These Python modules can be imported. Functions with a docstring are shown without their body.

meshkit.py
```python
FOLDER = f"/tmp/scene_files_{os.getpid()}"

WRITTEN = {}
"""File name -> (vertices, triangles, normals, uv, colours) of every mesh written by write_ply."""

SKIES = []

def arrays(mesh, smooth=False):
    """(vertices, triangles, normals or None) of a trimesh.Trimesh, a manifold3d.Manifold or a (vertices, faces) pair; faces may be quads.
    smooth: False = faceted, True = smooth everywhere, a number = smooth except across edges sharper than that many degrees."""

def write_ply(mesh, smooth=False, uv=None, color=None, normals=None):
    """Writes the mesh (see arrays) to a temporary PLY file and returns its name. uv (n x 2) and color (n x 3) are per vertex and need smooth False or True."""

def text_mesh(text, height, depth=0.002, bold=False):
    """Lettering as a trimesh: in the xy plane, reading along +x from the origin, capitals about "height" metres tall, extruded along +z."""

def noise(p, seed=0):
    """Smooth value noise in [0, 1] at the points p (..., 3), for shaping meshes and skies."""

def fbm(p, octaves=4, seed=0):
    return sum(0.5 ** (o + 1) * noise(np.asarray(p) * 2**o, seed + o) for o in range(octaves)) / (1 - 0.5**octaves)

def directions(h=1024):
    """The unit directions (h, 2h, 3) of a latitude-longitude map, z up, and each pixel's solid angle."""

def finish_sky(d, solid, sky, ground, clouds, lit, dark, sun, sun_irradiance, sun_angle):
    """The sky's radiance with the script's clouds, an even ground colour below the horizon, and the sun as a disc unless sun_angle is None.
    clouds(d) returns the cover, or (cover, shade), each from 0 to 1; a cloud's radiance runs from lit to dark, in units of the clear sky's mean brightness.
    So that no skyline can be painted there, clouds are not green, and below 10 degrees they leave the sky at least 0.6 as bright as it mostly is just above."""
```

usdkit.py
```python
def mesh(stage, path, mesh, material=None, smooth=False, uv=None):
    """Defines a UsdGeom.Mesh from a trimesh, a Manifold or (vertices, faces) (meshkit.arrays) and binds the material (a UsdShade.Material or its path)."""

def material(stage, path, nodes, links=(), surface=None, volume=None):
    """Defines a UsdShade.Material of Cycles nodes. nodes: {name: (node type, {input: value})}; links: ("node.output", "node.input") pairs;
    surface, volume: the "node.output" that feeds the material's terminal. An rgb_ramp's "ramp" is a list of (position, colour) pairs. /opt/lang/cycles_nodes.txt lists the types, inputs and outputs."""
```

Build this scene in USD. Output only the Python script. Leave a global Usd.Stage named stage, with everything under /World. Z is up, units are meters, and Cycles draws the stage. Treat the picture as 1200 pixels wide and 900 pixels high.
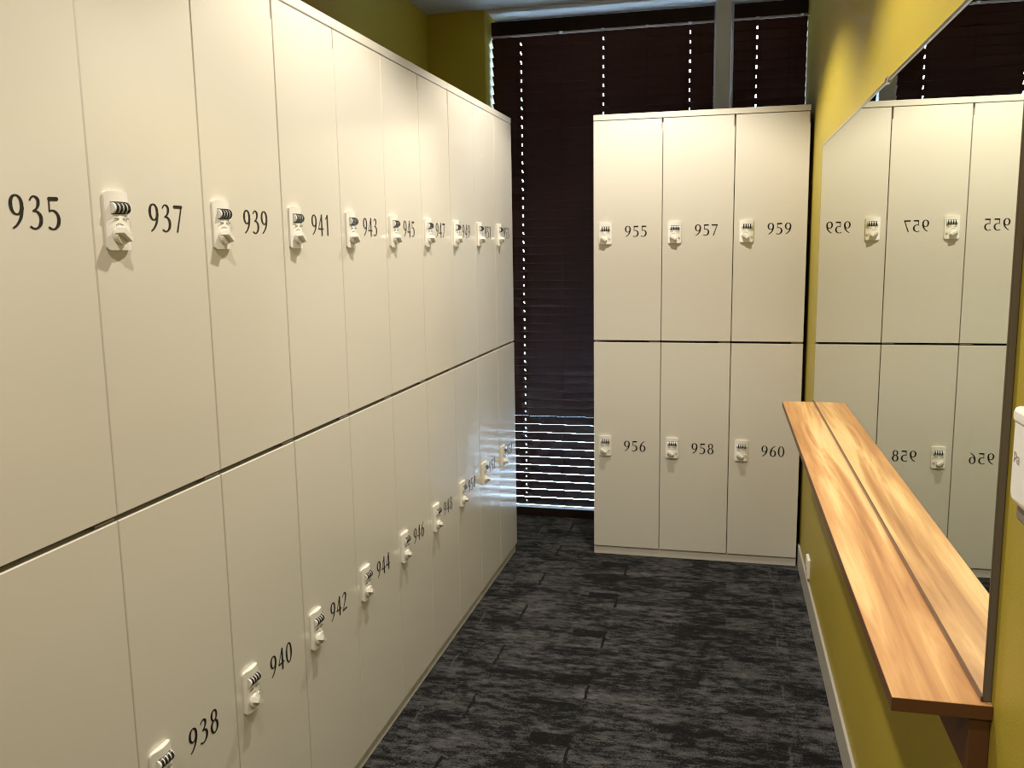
import math
import numpy as np
import trimesh
import manifold3d as m3
from shapely.geometry import Polygon, Point, box as sbox, LineString
from shapely.ops import unary_union
from shapely import affinity
from pxr import Usd, UsdGeom, UsdLux, UsdShade, Gf, Sdf
import usdkit
import meshkit

stage = Usd.Stage.CreateInMemory()
UsdGeom.SetStageUpAxis(stage, "Z")
UsdGeom.SetStageMetersPerUnit(stage, 1.0)
world = UsdGeom.Xform.Define(stage, "/World")
stage.SetDefaultPrim(world.GetPrim())

# ------------------------------------------------------------------ camera, sky, lamps, exposure
CAM = (0.873, -0.6037, 1.293)
YAW, PITCH, ROLL, FPX = map(float, (13.9165, 8.7706, -0.8945, 1043.464))
EXPOSURE = 0.0
SKY_COLOR, SKY_STRENGTH = (0.54, 0.72, 1.0), 7.5
LAMP_COLOR, LAMP_POWER, LAMP_CONE, LAMP_SOFT = (1.0, 0.905, 0.75), 4400.0, 61.0, 0.38
LAMP_X, LAMP_Y = 0.555, (-1.2, -0.05, 1.2, 2.4)


def set_camera():
    cam = UsdGeom.Camera.Define(stage, "/World/camera")
    y, p, r = np.radians([YAW, PITCH, ROLL])
    fw = np.array([-np.sin(y) * np.cos(p), np.cos(y) * np.cos(p), -np.sin(p)])
    rt = np.array([np.cos(y), np.sin(y), 0])
    up = np.cross(rt, fw)
    r2 = rt * np.cos(r) + up * np.sin(r)
    u2 = -rt * np.sin(r) + up * np.cos(r)
    m = Gf.Matrix4d(*r2, 0, *u2, 0, *(-fw), 0, *CAM, 1)
    cam.AddTransformOp().Set(m)
    cam.CreateHorizontalApertureAttr(36.0)
    cam.CreateVerticalApertureAttr(27.0)
    cam.CreateFocalLengthAttr(36.0 * FPX / 1200)
    cam.CreateClippingRangeAttr(Gf.Vec2f(0.02, 500))
    cam.CreateExposureAttr(EXPOSURE)


set_camera()
dome = UsdLux.DomeLight.Define(stage, "/World/sky")
dome.CreateColorAttr(Gf.Vec3f(*SKY_COLOR))
dome.CreateIntensityAttr(SKY_STRENGTH)

# ------------------------------------------------------------------ materials
M = {}


def mat(name, nodes, links=(), surface="p.BSDF"):
    M[name] = usdkit.material(stage, f"/World/Looks/{name}", nodes, list(links), surface=surface)


def plain(name, color, rough=0.5, spec=0.5, metallic=0.0, coat=0.0, bump=None, **kw):
    nodes = {"p": ("principled_bsdf", {"base_color": color, "roughness": rough, "specular_ior_level": spec, "metallic": metallic, "coat_weight": coat, **kw})}
    links = []
    if bump:
        scale, dist = bump
        nodes["tc"] = ("texture_coordinate", {})
        nodes["n"] = ("noise_texture", {"scale": scale, "detail": 3.0})
        nodes["b"] = ("bump", {"strength": 0.5, "distance": dist})
        links = [("tc.object", "n.vector"), ("n.fac", "b.height"), ("b.normal", "p.normal")]
    mat(name, nodes, links)


plain("locker_laminate", (0.68, 0.65, 0.585), 0.25, 0.5, coat=0.5, coat_roughness=0.13, bump=(420.0, 0.00012))
plain("locker_carcass", (0.62, 0.60, 0.54), 0.45, 0.4)
plain("blocker_dark", (0.16, 0.14, 0.115), 0.8, 0.2)  # dark tone of the added sheet on the locker tops, absorbs bounce light
plain("lock_plastic", (0.86, 0.84, 0.79), 0.3, 0.5)
plain("dial_black", (0.012, 0.012, 0.012), 0.3, 0.5)
plain("dial_white", (0.8, 0.8, 0.78), 0.3, 0.5)
plain("mark_grey", (0.20, 0.17, 0.14), 0.5, 0.3)
plain("number_black", (0.012, 0.011, 0.010), 0.4, 0.4)
plain("hinge_steel", (0.55, 0.53, 0.5), 0.35, 0.5, metallic=1.0)
plain("blind_wood", (0.046, 0.0180, 0.0110), 0.45, 0.10)
plain("blind_rail", (0.018, 0.010, 0.0075), 0.5, 0.12)
plain("rail_lip", (0.42, 0.33, 0.27), 0.35, 0.5, metallic=0.6)
plain("clip_metal", (0.75, 0.75, 0.76), 0.2, 0.5, metallic=1.0)
plain("cord_brown", (0.02, 0.013, 0.010), 0.8, 0.2)
plain("white_paint", (0.72, 0.70, 0.65), 0.45, 0.4)
plain("ceiling_paint", (0.46, 0.46, 0.445), 0.8, 0.2, bump=(260.0, 0.0004))
plain("grey_frame", (0.60, 0.59, 0.55), 0.4, 0.4)
plain("aluminium", (0.62, 0.62, 0.60), 0.3, 0.5, metallic=1.0)
plain("dark_edge", (0.16, 0.135, 0.11), 0.35, 0.5)
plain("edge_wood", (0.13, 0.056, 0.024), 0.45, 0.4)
plain("bottom_channel", (0.12, 0.055, 0.033), 0.25, 0.5)
plain("baseboard_vinyl", (0.44, 0.42, 0.38), 0.45, 0.4)
plain("mark_pale", (0.42, 0.38, 0.33), 0.5, 0.3)
plain("device_white", (0.88, 0.86, 0.83), 0.35, 0.5)
plain("device_grey", (0.20, 0.17, 0.14), 0.45, 0.4)
plain("outlet_white", (0.85, 0.83, 0.76), 0.35, 0.5)
plain("concrete", (0.68, 0.68, 0.67), 0.9, 0.2, bump=(30.0, 0.002))
mat("mirror_silver", {"p": ("principled_bsdf", {"base_color": (0.82, 0.86, 0.76), "metallic": 1.0, "roughness": 0.0})})
mat("lamp_lens", {"e": ("emission", {"color": LAMP_COLOR, "strength": 6.0})}, surface="e.emission")
mat("pane_glass", {"t": ("transparent_bsdf", {"color": (0.93, 0.96, 0.95)}), "g": ("glossy_bsdf", {"color": (1, 1, 1), "roughness": 0.0}), "f": ("fresnel", {"IOR": 1.45}), "m": ("mix_closure", {})},
    [("f.fac", "m.fac"), ("t.BSDF", "m.closure1"), ("g.BSDF", "m.closure2")], surface="m.closure")

# yellow-green wall cloth: fine woven relief, faint tone drift
mat("wall_cloth", {
    "tc": ("texture_coordinate", {}),
    "n": ("noise_texture", {"scale": 320.0, "detail": 2.0}),
    "n2": ("noise_texture", {"scale": 1.3, "detail": 3.0}),
    "r": ("rgb_ramp", {"ramp": [(0.3, (0.375, 0.292, 0.034)), (0.7, (0.435, 0.337, 0.042))]}),
    "b": ("bump", {"strength": 0.6, "distance": 0.0006}),
    "p": ("principled_bsdf", {"roughness": 0.5, "specular_ior_level": 0.3, "coat_weight": 0.05, "coat_roughness": 0.08}),
}, [("tc.object", "n.vector"), ("tc.object", "n2.vector"), ("n2.fac", "r.fac"), ("r.color", "p.base_color"), ("n.fac", "b.height"), ("b.normal", "p.normal")])

# carpet plank: ragged streaks along the plank; each plank carries the same woven print (a pale square, a dark bar, a dark dash)
def carpet():
    nodes = {
        "tc": ("texture_coordinate", {}), "ge": ("geometry", {}),
        "ma": ("mapping", {"scale": (4.2, 15.0, 1.0), "location": (3.1, 1.7, 0.0)}),
        "na": ("noise_texture", {"scale": 1.0, "detail": 12.0, "roughness": 0.72, "distortion": 0.2}),
        "mb": ("mapping", {"scale": (1.9, 6.5, 1.0)}),
        "nb": ("noise_texture", {"scale": 1.0, "detail": 12.0, "roughness": 0.72, "distortion": 0.15}),
        "hb": ("math", {"math_type": "multiply", "value2": 0.45}),
        "mx": ("math", {"math_type": "multiply_add", "value2": 0.55}),
        "sp": ("noise_texture", {"scale": 210.0, "detail": 2.0, "roughness": 0.7}),
        "spm": ("math", {"math_type": "multiply_add", "value2": 0.40, "value3": -0.20}),
        "ad": ("math", {"math_type": "add"}),
        "mr": ("mapping", {"scale": (24.0, 50.0, 1.0)}),
        "rg": ("noise_texture", {"scale": 1.0, "detail": 5.0, "roughness": 0.7}),
        "rgm": ("math", {"math_type": "multiply_add", "value2": 0.54, "value3": -0.27}),
        "ar": ("math", {"math_type": "add"}),
        "wn": ("noise_texture", {"scale": 38.0, "detail": 4.0, "roughness": 0.7}),
        "ws": ("mix_vector", {"fac": 0.022}),
        "sep": ("separate_xyz", {}),
        "r": ("rgb_ramp", {"ramp": [(0.36, (0.0040, 0.0043, 0.0054)), (0.478, (0.0070, 0.0074, 0.0092)), (0.502, (0.034, 0.035, 0.040)), (0.57, (0.058, 0.058, 0.063)), (0.70, (0.118, 0.115, 0.121))]}),
        "b": ("bump", {"strength": 0.8, "distance": 0.003}),
        "p": ("principled_bsdf", {"roughness": 0.95, "specular_ior_level": 0.1, "sheen_weight": 0.04}),
    }
    links = [("tc.object", "ma.vector"), ("ma.vector", "na.vector"), ("ge.position", "mb.vector"), ("mb.vector", "nb.vector"),
             ("nb.fac", "hb.value1"), ("na.fac", "mx.value1"), ("hb.value", "mx.value3"),
             ("ge.position", "sp.vector"), ("sp.fac", "spm.value1"), ("spm.value", "ad.value2"),
             ("ge.position", "wn.vector"), ("tc.object", "ws.a"), ("wn.color", "ws.b"), ("ws.result", "sep.vector"),
             ("ad.value", "r.fac"), ("r.color", "p.base_color"), ("sp.fac", "b.height"), ("b.normal", "p.normal")]
    last = "mx.value"
    for k, (cx, cy, hx, hy, level, amount) in enumerate([(0.345, 0.125, 0.042, 0.040, 0.545, 0.75), (-0.143, -0.062, 0.055, 0.027, 0.40, 0.85), (-0.088, -0.125, 0.0045, 0.040, 0.38, 0.9), (-0.40, 0.06, 0.0045, 0.07, 0.40, 0.8), (0.47, -0.03, 0.0035, 0.06, 0.57, 0.8), (0.20, 0.02, 0.03, 0.05, 0.43, 0.6)]):
        a = f"m{k}"
        nodes[a + "x"] = ("math", {"math_type": "subtract", "value2": cx * 0.978 + 0.011})
        nodes[a + "xa"] = ("math", {"math_type": "absolute"})
        nodes[a + "xl"] = ("math", {"math_type": "less_than", "value2": hx})
        nodes[a + "y"] = ("math", {"math_type": "subtract", "value2": cy * 0.978 + 0.011})
        nodes[a + "ya"] = ("math", {"math_type": "absolute"})
        nodes[a + "yl"] = ("math", {"math_type": "less_than", "value2": hy})
        nodes[a + "m"] = ("math", {"math_type": "multiply"})
        nodes[a + "f"] = ("math", {"math_type": "multiply", "value2": amount})
        nodes[a + "o"] = ("mix_float", {"b": level})
        links += [("sep.x", a + "x.value1"), (a + "x.value", a + "xa.value1"), (a + "xa.value", a + "xl.value1"),
                  ("sep.y", a + "y.value1"), (a + "y.value", a + "ya.value1"), (a + "ya.value", a + "yl.value1"),
                  (a + "xl.value", a + "m.value1"), (a + "yl.value", a + "m.value2"), (a + "m.value", a + "f.value1"), (a + "f.value", a + "o.fac"), (last, a + "o.a")]
        last = a + "o.result"
    links += [("ge.position", "mr.vector"), ("mr.vector", "rg.vector"), ("rg.fac", "rgm.value1"), ("rgm.value", "ar.value2"), (last, "ar.value1"), ("ar.value", "ad.value1")]
    mat("carpet", nodes, links)


carpet()

# wood: long streaks along local y
mat("shelf_wood", {
    "tc": ("texture_coordinate", {}),
    "m1": ("mapping", {"scale": (19.0, 1.1, 8.0)}),
    "n1": ("noise_texture", {"scale": 1.0, "detail": 5.0, "roughness": 0.55, "distortion": 0.9}),
    "m2": ("mapping", {"scale": (190.0, 5.0, 60.0)}),
    "n2": ("noise_texture", {"scale": 1.0, "detail": 4.0, "roughness": 0.6}),
    "mx": ("mix_float", {"fac": 0.14}),
    "r": ("rgb_ramp", {"ramp": [(0.34, (0.36, 0.165, 0.060)), (0.44, (0.50, 0.255, 0.098)), (0.52, (0.60, 0.335, 0.138)), (0.58, (0.74, 0.475, 0.215)), (0.68, (0.80, 0.55, 0.275))]}),
    "p": ("principled_bsdf", {"roughness": 0.42, "specular_ior_level": 0.4}),
}, [("tc.object", "m1.vector"), ("m1.vector", "n1.vector"), ("tc.object", "m2.vector"), ("m2.vector", "n2.vector"), ("n1.fac", "mx.a"), ("n2.fac", "mx.b"), ("mx.result", "r.fac"), ("r.color", "p.base_color")])

# ------------------------------------------------------------------ helpers
TAKEN = {}


def path_for(name, parent="/World"):
    key = f"{parent}/{name}"
    k = TAKEN.get(key, -1) + 1
    TAKEN[key] = k
    return key if k == 0 else f"{key}_{k:03d}"


def tag(prim, label=None, category=None, group=None, kind=None):
    for k, v in (("label", label), ("category", category), ("group", group), ("kind", kind)):
        if v:
            prim.SetCustomDataByKey(k, v)


def thing(name, loc, rz=0.0, **tags):
    x = UsdGeom.Xform.Define(stage, path_for(name))
    x.AddTranslateOp().Set(Gf.Vec3d(*map(float, loc)))
    if rz:
        x.AddRotateZOp().Set(float(rz))
    tag(x.GetPrim(), **tags)
    return str(x.GetPath())


def put(name, mesh, material, parent="/World", smooth=False, at=None, **tags):
    m = usdkit.mesh(stage, path_for(name, parent), mesh, M[material], smooth=smooth)
    if at is not None:
        m.AddTranslateOp().Set(Gf.Vec3d(*map(float, at)))
    tag(m.GetPrim(), **tags)
    return str(m.GetPath())


def cbox(lo, hi, c=0.0):
    """Box from corner to corner, all edges chamfered by c."""
    lo, hi = np.minimum(lo, hi).astype(float), np.maximum(lo, hi).astype(float)
    if c <= 0:
        b = trimesh.creation.box(hi - lo)
        b.apply_translation((lo + hi) / 2)
        return b
    pts = []
    for sx in (0, 1):
        for sy in (0, 1):
            for sz in (0, 1):
                p = np.where([sx, sy, sz], hi, lo)
                s = np.where([sx, sy, sz], -1, 1) * c
                for ax in range(3):
                    q = p + s
                    q[ax] = p[ax]
                    pts.append(q)
    return trimesh.convex.convex_hull(np.array(pts))


def cat(*ms):
    return trimesh.util.concatenate(list(ms))


def cyl(r, h, at, axis="z", n=24):
    c = trimesh.creation.cylinder(radius=r, height=h, sections=n)
    if axis == "y":
        c.apply_transform(trimesh.transformations.rotation_matrix(math.pi / 2, [1, 0, 0]))
    if axis == "x":
        c.apply_transform(trimesh.transformations.rotation_matrix(math.pi / 2, [0, 1, 0]))
    c.apply_translation(at)
    return c


def mf(t):
    return m3.Manifold(m3.Mesh(vert_properties=np.asarray(t.vertices, np.float32), tri_verts=np.asarray(t.faces, np.uint32)))


def extr(poly, h):
    return cat(*[trimesh.creation.extrude_polygon(g, h, engine="earcut") for g in getattr(poly, "geoms", [poly])])


def front(t):
    """Turn an xy drawing extruded along z into the unit's frame: x stays, y becomes up, z becomes out of the door (-y)."""
    t = t.copy()
    v = t.vertices
    t.vertices = np.stack([v[:, 0], -v[:, 2], v[:, 1]], 1)
    return t


# ------------------------------------------------------------------ room measures
WX, WA = 1.1608, 0.0095            # right wall: x = WX - WA * (y - 3)
CEIL = 2.324
LEFT = -0.48
BACK = -2.4
WIN_Y = 3.58                        # window frame plane
PIER_Y, PIER_X = 3.375, -0.212
RZ = math.degrees(WA)


def on_wall(y, z=0.0):
    return (WX - WA * (y - 3), y, z)


# floor: sub-floor and loose-laid carpet planks
fl = thing("floor", (0, 0, 0), label="dark charcoal streaked carpet floor of the locker corridor", category="floor", kind="structure")
put("floor_slab", cbox((LEFT - 0.1, BACK - 0.1, -0.12), (1.36, 3.72, -0.0065)), "concrete", fl)
plank = cbox((-0.4997, -0.1662, -0.006), (0.4997, 0.1662, 0.0), 0.0003)
y0 = 2.94 - 0.333 * 16
for i in range(19):
    y = y0 + 0.333 * i
    if y > 3.75 or y < BACK:
        continue
    for xa, xb in ((LEFT - 0.02, 0.073), (0.073, 1.073), (1.073, 1.36)):
        if (xb - xa) > 0.99:
            put("carpet_plank", plank, "carpet", fl, at=(0.573, y, 0))
        else:
            c = 0.573 + (-1 if xa < 0 else 1)
            put("carpet_plank", cbox((xa - c + 0.0003, -0.1662, -0.006), (xb - c - 0.0003, 0.1662, 0.0), 0.0003), "carpet", fl, at=(c, y, 0))

put("ceiling", cbox((LEFT - 0.1, BACK - 0.1, CEIL), (1.36, 3.72, CEIL + 0.12)), "ceiling_paint", label="plain white painted ceiling above the lockers", category="ceiling", kind="structure")
put("wall_left", cbox((LEFT - 0.1, BACK - 0.1, 0), (LEFT, 3.72, CEIL)), "wall_cloth", label="dark olive wall behind the long row of lockers", category="wall", kind="structure")
put("wall_back", cbox((LEFT - 0.1, BACK - 0.1, 0), (1.36, BACK, CEIL)), "wall_cloth", label="olive end wall of the corridor, facing the window", category="wall", kind="structure")
put("wall_pier", cbox((LEFT, PIER_Y, 0), (PIER_X, 3.72, CEIL), 0.002), "wall_cloth", label="short olive wall pier beside the window, left of the blind", category="wall", kind="structure")
wr = thing("wall_right", on_wall(3), RZ, label="mustard yellow-green wall carrying the mirror and shelf", category="wall", kind="structure")
put("wall_surface", cbox((0, BACK - 3.1, 0), (0.12, 0.72, CEIL)), "wall_cloth", wr)
bb = thing("baseboard_right", on_wall(3), RZ, label="white baseboard along the foot of the yellow-green wall", category="baseboard", kind="structure")
put("baseboard_strip", cbox((-0.008, BACK - 3, 0), (0.0, 0.03, 0.088), 0.0015), "baseboard_vinyl", bb)

# windows: frames, panes, post between them
put("trim_1", cbox((0.782, 3.462, 0.0), (0.848, 3.66, CEIL), 0.002), "grey_frame", label="pale grey window post between the two blinds", category="post", kind="structure")
put("trim_2", cbox((PIER_X, 3.4965, 0.0), (1.19, 3.70, 0.012), 0.002), "grey_frame", label="low sill under the window blinds", category="sill", kind="structure")
put("trim_3", cbox((PIER_X - 0.0, PIER_Y, CEIL - 0.008), (1.152, PIER_Y + 0.045, CEIL), 0.002), "grey_frame", label="slim pale trim on the ceiling in front of the window recess", category="trim", kind="structure")


def window(name, x0, x1, label):
    w = thing(name, ((x0 + x1) / 2, WIN_Y + 0.02, 0.012), label=label, category="window", kind="structure")
    h, z1 = (x1 - x0) / 2, CEIL - 0.012
    fr = 0.028
    put("window_frame", cat(cbox((-h, -0.02, 0), (-h + fr, 0.03, z1), 0.002), cbox((h - fr, -0.02, 0), (h, 0.03, z1), 0.002),
                            cbox((-h + fr, -0.02, 0), (h - fr, 0.03, 0.010), 0.002), cbox((-h + fr, -0.02, z1 - 0.055), (h - fr, 0.03, z1), 0.002)), "aluminium", w)
    put("window_pane", cbox((-h + fr, 0.004, 0.010), (h - fr, 0.010, z1 - 0.055)), "pane_glass", w)


window("window_1", PIER_X, 0.782, "wide window behind the larger dark blind")
window("window_2", 0.848, 1.153, "narrow window behind the smaller dark blind at the right")


# ------------------------------------------------------------------ numerals: drawn as strokes of varying weight
def curve(pts, n=10):
    p = np.array(pts, float)
    p = np.vstack([2 * p[0] - p[1], p, 2 * p[-1] - p[-2]])
    out = []
    for i in range(1, len(p) - 2):
        for t in np.linspace(0, 1, n, endpoint=False):
            a, b, c, d = p[i - 1:i + 3]
            out.append(0.5 * (2 * b + (c - a) * t + (2 * a - 5 * b + 4 * c - d) * t * t + (3 * b - a - 3 * c + d) * t ** 3))
    out.append(p[-2])
    return np.array(out)


def stroke(pts, smooth=True):
    q = curve(pts) if smooth else np.array(pts, float)
    parts = []
    for a, b in zip(q[:-1], q[1:]):
        parts.append(unary_union([Point(a[:2]).buffer(max(a[2], 0.008), 6), Point(b[:2]).buffer(max(b[2], 0.008), 6)]).convex_hull)
    return unary_union(parts)


T, K, H = 0.026, 0.066, 0.045   # thin, thick, medium half-widths


def ring(cx, cy, rx, ry, thick=K, thin=T):
    pts = []
    for a in np.linspace(0, 2 * math.pi, 41):
        w = thin + (thick - thin) * abs(math.cos(a)) ** 1.6
        pts.append((cx + (rx - w * 0.3) * math.cos(a), cy + ry * math.sin(a), w))
    return stroke(pts, False)


DIGITS = {
    "0": ring(0.30, 0.5, 0.245, 0.48),
    "1": unary_union([stroke([(0.33, 0.97, K), (0.33, 0.02, K)], False), stroke([(0.12, 0.80, T), (0.31, 0.97, H)], False)]),
    "2": unary_union([stroke([(0.08, 0.80, T), (0.14, 0.92, T), (0.27, 0.98, T), (0.42, 0.90, K * 0.9), (0.45, 0.74, K), (0.36, 0.52, H), (0.22, 0.30, T * 1.2), (0.06, 0.04, T)]), stroke([(0.06, 0.045, H), (0.52, 0.045, H)], False)]),
    "3": unary_union([stroke([(0.09, 0.86, T), (0.17, 0.95, T), (0.28, 0.98, T), (0.41, 0.90, K * 0.85), (0.42, 0.76, K * 0.9), (0.34, 0.62, H * 0.8), (0.20, 0.54, T)]),
                      stroke([(0.20, 0.545, T), (0.36, 0.52, H * 0.8), (0.48, 0.38, K), (0.47, 0.19, K), (0.35, 0.05, H * 0.8), (0.20, 0.01, T), (0.05, 0.06, H * 0.8)])]),
    "4": unary_union([stroke([(0.40, 0.97, K), (0.40, 0.0, K)], False), stroke([(0.38, 0.97, T), (0.03, 0.31, T)], False), stroke([(0.03, 0.30, H * 0.8), (0.56, 0.30, H * 0.8)], False)]),
    "5": unary_union([stroke([(0.14, 0.93, K * 0.95), (0.47, 0.94, K * 0.9)], False), stroke([(0.135, 0.94, T * 1.2), (0.115, 0.55, T)], False),
                      stroke([(0.115, 0.55, T), (0.24, 0.585, T), (0.40, 0.52, H), (0.49, 0.36, K), (0.46, 0.17, K), (0.34, 0.04, H * 0.8), (0.20, 0.005, T), (0.06, 0.05, H * 0.8)])]),
    "6": unary_union([ring(0.31, 0.30, 0.235, 0.29), stroke([(0.49, 0.98, T), (0.33, 0.88, H * 0.8), (0.16, 0.66, K * 0.8), (0.09, 0.38, K)])]),
    "7": unary_union([stroke([(0.07, 0.93, K * 0.9), (0.52, 0.93, K * 0.9)], False), stroke([(0.51, 0.92, T * 1.3), (0.36, 0.48, H * 0.8), (0.19, 0.01, H)])]),
    "8": unary_union([ring(0.30, 0.755, 0.195, 0.225, K * 0.85), ring(0.30, 0.27, 0.235, 0.26)]),
    "9": unary_union([ring(0.29, 0.70, 0.235, 0.28), stroke([(0.51, 0.62, K), (0.44, 0.34, K * 0.8), (0.27, 0.12, H * 0.8), (0.11, 0.02, T)])]),
}


def number_mesh(text, h=0.0425, pitch=0.745, depth=0.0006):
    polys = [affinity.translate(DIGITS[c], pitch * i, 0) for i, c in enumerate(text)]
    g = affinity.scale(unary_union(polys), h, h, origin=(0, 0)).simplify(0.00015)
    return front(extr(g, depth))


# ------------------------------------------------------------------ combination lock (sub-parts of a door), drawn about its own centre
def lock_case_mesh():
    w, h = 0.052, 0.084
    c = m3.CrossSection([[(-w / 2 + 0.006, -h / 2 + 0.006), (w / 2 - 0.006, -h / 2 + 0.006), (w / 2 - 0.006, h / 2 - 0.006), (-w / 2 + 0.006, h / 2 - 0.006)]]).offset(0.006, m3.JoinType.Round, 2.0, 32)
    face = m3.Manifold.extrude(c, 0.03)
    arc = [(x, 0.0036 + 0.0062 * (1 - (2 * x / w) ** 2)) for x in np.linspace(-w / 2, w / 2, 17)]
    prof = m3.CrossSection([[(-w / 2, 0.0), (w / 2, 0.0)] + arc[::-1]])
    body = m3.Manifold.extrude(prof, h).rotate((90, 0, 0)).translate((0, h / 2, 0))
    body = face ^ body
    win = m3.Manifold.cube((0.038, 0.018, 0.02), True).translate((0.001, 0.0185, 0.0130))
    body = body - win
    m = body.to_mesh()
    return front(trimesh.Trimesh(m.vert_properties[:, :3], m.tri_verts, process=False))


LOCK_CASE = lock_case_mesh()


def to_front(t):
    return front(t)


DIAL_AXLE = to_front(cyl(0.0082, 0.036, (0.001, 0.0185, 0.0058), "x", 20))
DIAL_WHEEL = [to_front(cyl(0.0092, 0.0046, (-0.0106 + 0.0083 * k, 0.0185, 0.0058), "x", 20)) for k in range(4)]


def knob_mesh(deg):
    base = cyl(0.0130, 0.008, (-0.005, -0.0205, 0.0120), "z", 28)
    pts = []
    for s, hw, z in ((-0.014, 0.0050, 0.012), (0.014, 0.0044, 0.012), (-0.013, 0.0040, 0.027), (0.011, 0.0032, 0.024)):
        pts += [(s, hw, z), (s, -hw, z)]
    blade = trimesh.convex.convex_hull(np.array(pts))
    blade.apply_transform(trimesh.transformations.rotation_matrix(math.radians(deg), [0, 0, 1]))
    blade.apply_translation((-0.005, -0.0205, 0))
    return to_front(cat(base, blade))


KNOB = knob_mesh(-32)
KEYHOLE = to_front(cat(cyl(0.0046, 0.003, (0.0165, -0.0185, 0.0080), "z", 18)))
SLIT = to_front(cbox((0.0158, -0.0215, 0.0090), (0.0172, -0.0155, 0.0098)))


def lock_print():
    a = meshkit.text_mesh("OPEN", 0.0030, 0.0004)
    a.apply_translation((-0.0165, 0.0015, 0.0098))
    b = meshkit.text_mesh("CLOSE", 0.0030, 0.0004)
    b.apply_translation((0.0035, 0.0015, 0.0098))
    arc = LineString([(-0.005 + 0.0165 * math.cos(t), -0.0205 + 0.0165 * math.sin(t)) for t in np.linspace(math.radians(62), math.radians(118), 12)]).buffer(0.0005)
    c = extr(arc, 0.0004)
    c.apply_translation((0, 0, 0.0103))
    return to_front(cat(a, b, c))


LOCK_PRINT = lock_print()

# ------------------------------------------------------------------ lockers
ZG, ZD, ZB, ZT = 0.9057, 1.7772, 0.0346, 1.80
DEPTH = 0.45


def door_mesh(w, z0, z1, upper, gl=0.001, gr=0.001):
    """Flat slab door; the hinge side (right) is notched at the top for the hinge."""
    x0, x1 = gl, w - gr
    if upper:
        prof = Polygon([(x0, z0), (x1, z0), (x1, z1 - 0.042), (x1 - 0.0035, z1 - 0.042), (x1 - 0.0035, z1), (x0, z1)])
    else:
        prof = sbox(x0, z0, x1, z1)
    c = 0.0011
    outer, inner = extr(prof, 0.0165), None
    t = front(outer)            # y from 0 to -0.0165
    t.apply_translation((0, 0.018, 0))
    inn = prof.buffer(-c, join_style=2)
    # chamfered front rim: sew the inset face to the slab's rim
    a, b = np.array(prof.exterior.coords)[:-1], np.array(inn.exterior.coords)[:-1]
    if len(a) == len(b):
        k = int(np.argmin(np.linalg.norm(b - a[0], axis=1)))
        b = np.roll(b, -k, 0)
        if np.linalg.norm(a - b, axis=1).max() > 5 * c:
            b = np.roll(b[::-1], 1, 0)
        n = len(a)
        va = np.stack([a[:, 0], np.full(n, 0.0015), a[:, 1]], 1)
        vb = np.stack([b[:, 0], np.zeros(n), b[:, 1]], 1)
        f = []
        for i in range(n):
            j = (i + 1) % n
            f += [(i, j, n + j), (i, n + j, n + i)]
        rim = trimesh.Trimesh(np.vstack([va, vb]), f, process=False)
        face = front(extr(Polygon(b), 0.001))
        face.apply_translation((0, 0.001, 0))
        t = cat(t, rim, face)
        rim.fix_normals()
    return t


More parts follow.
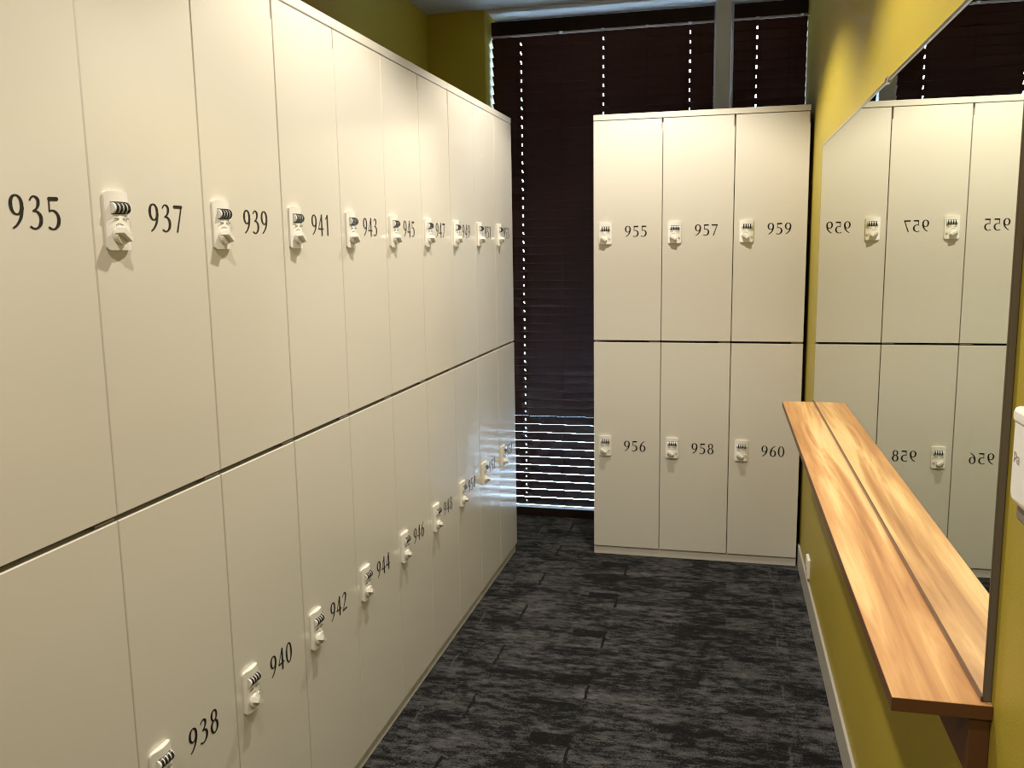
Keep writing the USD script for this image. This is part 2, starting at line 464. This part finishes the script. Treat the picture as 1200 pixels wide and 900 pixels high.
def locker(nums, w, loc, rz, label, gaps=None):
    """nums: odd numbers from left to right; the even number below each is one more. Local x along the front, y into the locker."""
    u = thing("locker_unit", loc, rz, label=label, category="locker", group="white numbered locker units")
    n = len(nums)
    W = n * w
    gaps = gaps or [0.0015] * (n + 1)
    put("carcass", cat(cbox((0.0015, 0.0195, ZB), (W - 0.0015, DEPTH, ZG - 0.006)), cbox((0.0015, 0.0195, ZG + 0.006), (W - 0.0015, DEPTH, ZD)),
                       cbox((0.0015, 0.16, ZG - 0.006), (W - 0.0015, DEPTH, ZG + 0.006))), "locker_carcass", u)
    put("top_panel", cbox((0.001, 0.0, ZD + 0.0012), (W - 0.001, DEPTH, ZT), 0.0012), "locker_laminate", u)
    put("bounce_blocker", cbox((0.004, 0.020, ZT - 0.0002), (W - 0.004, DEPTH - 0.002, ZT + 0.0006)), "blocker_dark", u)  # added dark sheet, keeps light from bouncing onto the wall above
    put("plinth", cbox((0.001, 0.007, 0.0), (W - 0.001, DEPTH, ZB - 0.0008), 0.001), "locker_laminate", u)
    for i, num in enumerate(nums):
        for upper in (True, False):
            z0, z1 = (ZG + 0.0042, ZD - 0.0014) if upper else (ZB + 0.0022, ZG - 0.0042)
            d = put("door", door_mesh(w, z0, z1, upper, gaps[i], gaps[i + 1]), "locker_laminate", u, at=(i * w, 0, 0))
            zl = 1.3385 if upper else 0.4715
            at = (0.0490, 0, zl)
            put("lock_case", LOCK_CASE, "lock_plastic", d, smooth=35, at=at)
            put("dial_axle", DIAL_AXLE, "dial_white", d, smooth=35, at=at)
            for k in range(4):
                put("dial_wheel", DIAL_WHEEL[k], "dial_black", d, smooth=35, at=at)
            put("lock_knob", KNOB, "lock_plastic", d, smooth=30, at=at)
            put("keyhole", KEYHOLE, "lock_plastic", d, smooth=30, at=at)
            put("key_slit", SLIT, "dial_black", d, at=at)
            put("lock_lettering", LOCK_PRINT, "mark_grey", d, at=at)
            put("door_number", number_mesh(str(num if upper else num + 1)), "number_black", d, at=(0.1265, 0, zl + (0.0075 - 0.0212) if upper else zl - 0.0205), label=f"black numerals {num if upper else num + 1}")
            put("hinge", cbox((w - 0.046, 0.003, (ZG - 0.0016) if upper else ZB + 0.0002), (w - 0.004, 0.0190, (ZG + 0.0016) if upper else ZB + 0.0018)), "hinge_steel", d)
    return u


PL, YE = 0.2755, 2.968


def left_unit(k0, k1, last, label):
    n = k1 - k0
    nums = [last - 2 * (n - 1 - i) for i in range(n)]
    locker(nums, PL, (0, YE - k1 * PL, 0), 90, label, [{3: 0.0016, 7: 0.0016, 8: 0.0014, 6: 0.0012, 0: 0.0012}.get(k, 0.0009) for k in range(k1, k0 - 1, -1)])


left_unit(0, 3, 953, "white three-column locker unit at the window end of the long row, numbers 949 to 954")
left_unit(3, 7, 947, "white four-column locker unit in the middle of the long row, numbers 941 to 948")
left_unit(7, 11, 939, "white four-column locker unit nearest the camera, its doors including 935, 937 and 939")
locker([955, 957, 959], 0.2736, (0.3262, 3.0, 0), 0, "white three-column locker unit standing alone before the blind, numbers 955 to 960")

# ------------------------------------------------------------------ mirror, shelf, wall box, outlet on the right wall
ZS = 0.7455
m_y0, m_y1, m_top = 0.4954, 2.5944, 1.6122
L = m_y1 - m_y0
mir = thing("wall_mirror", on_wall(m_y0, ZS), RZ, label="long frameless wall mirror above the wooden shelf", category="mirror")
put("mirror_glass", cbox((-0.0100, 0.0012, 0.007), (-0.0085, L - 0.0012, m_top - ZS - 0.0068)), "mirror_silver", mir)
put("backing_board", cbox((-0.0085, 0, 0.001), (-0.0004, L, m_top - ZS - 0.001), 0.0006), "dark_edge", mir)
put("edge_strip", cbox((-0.0102, 0, 0.001), (-0.0085, 0.0012, m_top - ZS)), "dark_edge", mir)
put("edge_strip", cbox((-0.0102, L - 0.0012, 0.001), (-0.0085, L, m_top - ZS)), "dark_edge", mir)
put("top_channel", cbox((-0.0120, 0, m_top - ZS - 0.0068), (-0.0004, L, m_top - ZS), 0.0008), "aluminium", mir)
put("bottom_channel", cbox((-0.0120, 0, 0.0005), (-0.0085, L, 0.007), 0.0006), "bottom_channel", mir)
put("mirror_clip", cbox((-0.0140, 0.86, m_top - ZS - 0.010), (-0.0095, 0.885, m_top - ZS + 0.003), 0.001), "clip_metal", mir)

s_y0 = 0.4858
SL = m_y1 - s_y0
sh = thing("wall_shelf", on_wall(s_y0, ZS - 0.094), RZ, label="long narrow wooden shelf with pale brown grain under the mirror", category="shelf")
put("shelf_board", cbox((-0.1120, 0.0008, 0.0765), (-0.0004, SL - 0.0008, 0.094), 0.0004), "shelf_wood", sh)
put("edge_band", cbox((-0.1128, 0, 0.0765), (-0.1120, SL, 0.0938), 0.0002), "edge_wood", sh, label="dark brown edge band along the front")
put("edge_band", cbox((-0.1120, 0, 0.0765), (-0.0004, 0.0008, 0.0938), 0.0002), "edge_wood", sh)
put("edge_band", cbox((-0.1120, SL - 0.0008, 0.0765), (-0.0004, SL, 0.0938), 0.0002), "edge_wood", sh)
put("wall_cleat", cbox((-0.024, 0.006, 0.0), (-0.0004, SL - 0.006, 0.0763), 0.001), "edge_wood", sh)


def rounded_plate(y0, y1, z0, z1, r, d, c=0.004):
    """Plate on the wall (local y, z), rounded corners and a rounded front edge, standing d proud of the wall towards -x."""
    rings = []
    for off, x in ((0.0, 0.0), (0.0, -(d - c)), (-c * 0.3, -(d - c * 0.35)), (-c, -d)):
        p = sbox(y0 + r, z0 + r, y1 - r, z1 - r).buffer(r + off, quad_segs=6)
        rings.append([(x, a, b) for a, b in np.array(p.exterior.coords)])
    return trimesh.convex.convex_hull(np.vstack(rings))


wb = thing("wall_box", on_wall(0.24, 1.003), RZ, label="small white rounded box on the wall beside the mirror, cut by the frame", category="wall box")
put("box_body", rounded_plate(0.0, 0.1475, 0.022, 0.121, 0.014, 0.030, 0.006), "device_white", wb, smooth=40)
put("box_lid", rounded_plate(-0.001, 0.1485, 0.104, 0.1225, 0.008, 0.0315, 0.005), "device_white", wb, smooth=40)
put("box_base", rounded_plate(0.006, 0.1415, 0.004, 0.0225, 0.006, 0.024, 0.004), "device_grey", wb, smooth=40, label="dark grey base")
pa = meshkit.text_mesh("Pa", 0.011, 0.0006)
pv = pa.vertices.copy()
pa.vertices = np.stack([-0.0300 - pv[:, 2], 0.1375 - pv[:, 0], 0.066 + pv[:, 1]], 1)
put("box_lettering", pa, "mark_pale", wb)

ou = thing("wall_outlet", on_wall(2.60, 0.0), RZ, label="small white outlet plate low on the yellow-green wall above the baseboard", category="outlet")
put("outlet_plate", rounded_plate(0.0, 0.072, 0.098, 0.172, 0.006, 0.009, 0.003), "outlet_white", ou, smooth=40)
put("outlet_socket", cat(cbox((-0.0098, 0.024, 0.112), (-0.0085, 0.048, 0.158), 0.0005)), "outlet_white", ou)
put("socket_slot", cat(cbox((-0.0101, 0.031, 0.120), (-0.0097, 0.033, 0.132)), cbox((-0.0101, 0.039, 0.120), (-0.0097, 0.041, 0.132))), "dial_black", ou)

# ------------------------------------------------------------------ venetian blinds
BY = 3.482
TILT = math.radians(45.6)
SW, STH, SP = 0.065, 0.0028, 0.0400


def slat_mesh(x0, x1, holes):
    g = sbox(x0, -SW / 2, x1, SW / 2)
    for h in holes:
        g = g.difference(sbox(h - 0.0026, -0.0085, h + 0.0026, 0.0085))
    t = extr(g, STH)
    t.apply_translation((0, 0, -STH / 2))
    v = t.vertices
    c, s = math.cos(TILT), math.sin(TILT)
    # drawing y (-: room side) -> tilt so that the room edge is up
    t.vertices = np.stack([v[:, 0], v[:, 1] * c + v[:, 2] * s, -v[:, 1] * s + v[:, 2] * c], 1)
    return t


def blind(x0, x1, holes, cords, clips, label):
    b = thing("venetian_blind", ((x0 + x1) / 2, BY, 0), label=label, category="window blind", group="dark brown window blinds")
    cx = (x0 + x1) / 2
    a, e = x0 - cx, x1 - cx
    put("headrail", cbox((a, -0.026, 2.229), (e, 0.026, 2.288), 0.0015), "blind_rail", b)
    put("leak_blocker", cbox((a, 0.000, 2.2100), (e, 0.024, 2.2292)), "blind_rail", b)  # added strip, stops daylight leaking between headrail and top slat
    put("rail_lip", cbox((a, -0.0285, 2.219), (e, -0.0245, 2.2285), 0.0008), "rail_lip", b, label="thin pale brown lip under the headrail")
    for c in clips:
        put("rail_clip", cbox((c - cx - 0.008, -0.0305, 2.217), (c - cx + 0.008, -0.027, 2.2305), 0.001), "clip_metal", b)
    sm = slat_mesh(a, e, [h - cx for h in holes])
    n = int((2.200 - 0.072) / SP) + 1
    for i in range(n):
        put("slat", sm, "blind_wood", b, at=(0, 0, 0.0725 + SP * i))
    put("bottom_rail", cbox((a, -0.012, 0.0002), (e, 0.012, 0.042), 0.002), "blind_rail", b)
    for c in cords:
        put("ladder_cord", cyl(0.0009, 2.2, (c - cx, -0.0185, 1.125), "z", 6), "cord_brown", b)


blind(-0.203, 0.7755, (-0.0735, 0.300, 0.6755), (0.114, 0.492), (0.114, 0.300, 0.492, 0.6755), "wide dark brown slatted blind covering the window left of the grey post")
blind(0.857, 1.1545, (0.9535,), (1.085,), (0.9535, 1.130), "narrow dark brown slatted blind right of the grey post")

# ------------------------------------------------------------------ recessed downlights (above the frame)
WHERE = ["behind the camera", "over the camera end of the long row", "over the middle of the corridor", "nearest the window blind"]
for ly, where in zip(LAMP_Y, WHERE):
    d = thing("downlight", (LAMP_X, ly, CEIL), label=f"small recessed ceiling downlight {where}", category="ceiling light", group="ceiling downlights along the corridor")
    ring_ = trimesh.creation.annulus(r_min=0.046, r_max=0.058, height=0.005, sections=40)
    ring_.apply_translation((0, 0, -0.0026))
    put("trim_ring", ring_, "white_paint", d, smooth=30)
    put("lamp_lens", cyl(0.046, 0.002, (0, 0, -0.0012), "z", 40), "lamp_lens", d)
    lp = UsdLux.SphereLight.Define(stage, d + "/lamp")
    lp.CreateRadiusAttr(0.020)
    lp.CreateColorAttr(Gf.Vec3f(*LAMP_COLOR))
    lp.CreateIntensityAttr(LAMP_POWER * (0.6 if ly < 0.5 else 1.0))
    sh_ = UsdLux.ShapingAPI.Apply(lp.GetPrim())
    sh_.CreateShapingConeAngleAttr(LAMP_CONE)
    sh_.CreateShapingConeSoftnessAttr(LAMP_SOFT)
    lp.AddTranslateOp().Set(Gf.Vec3d(0, 0, -0.034))
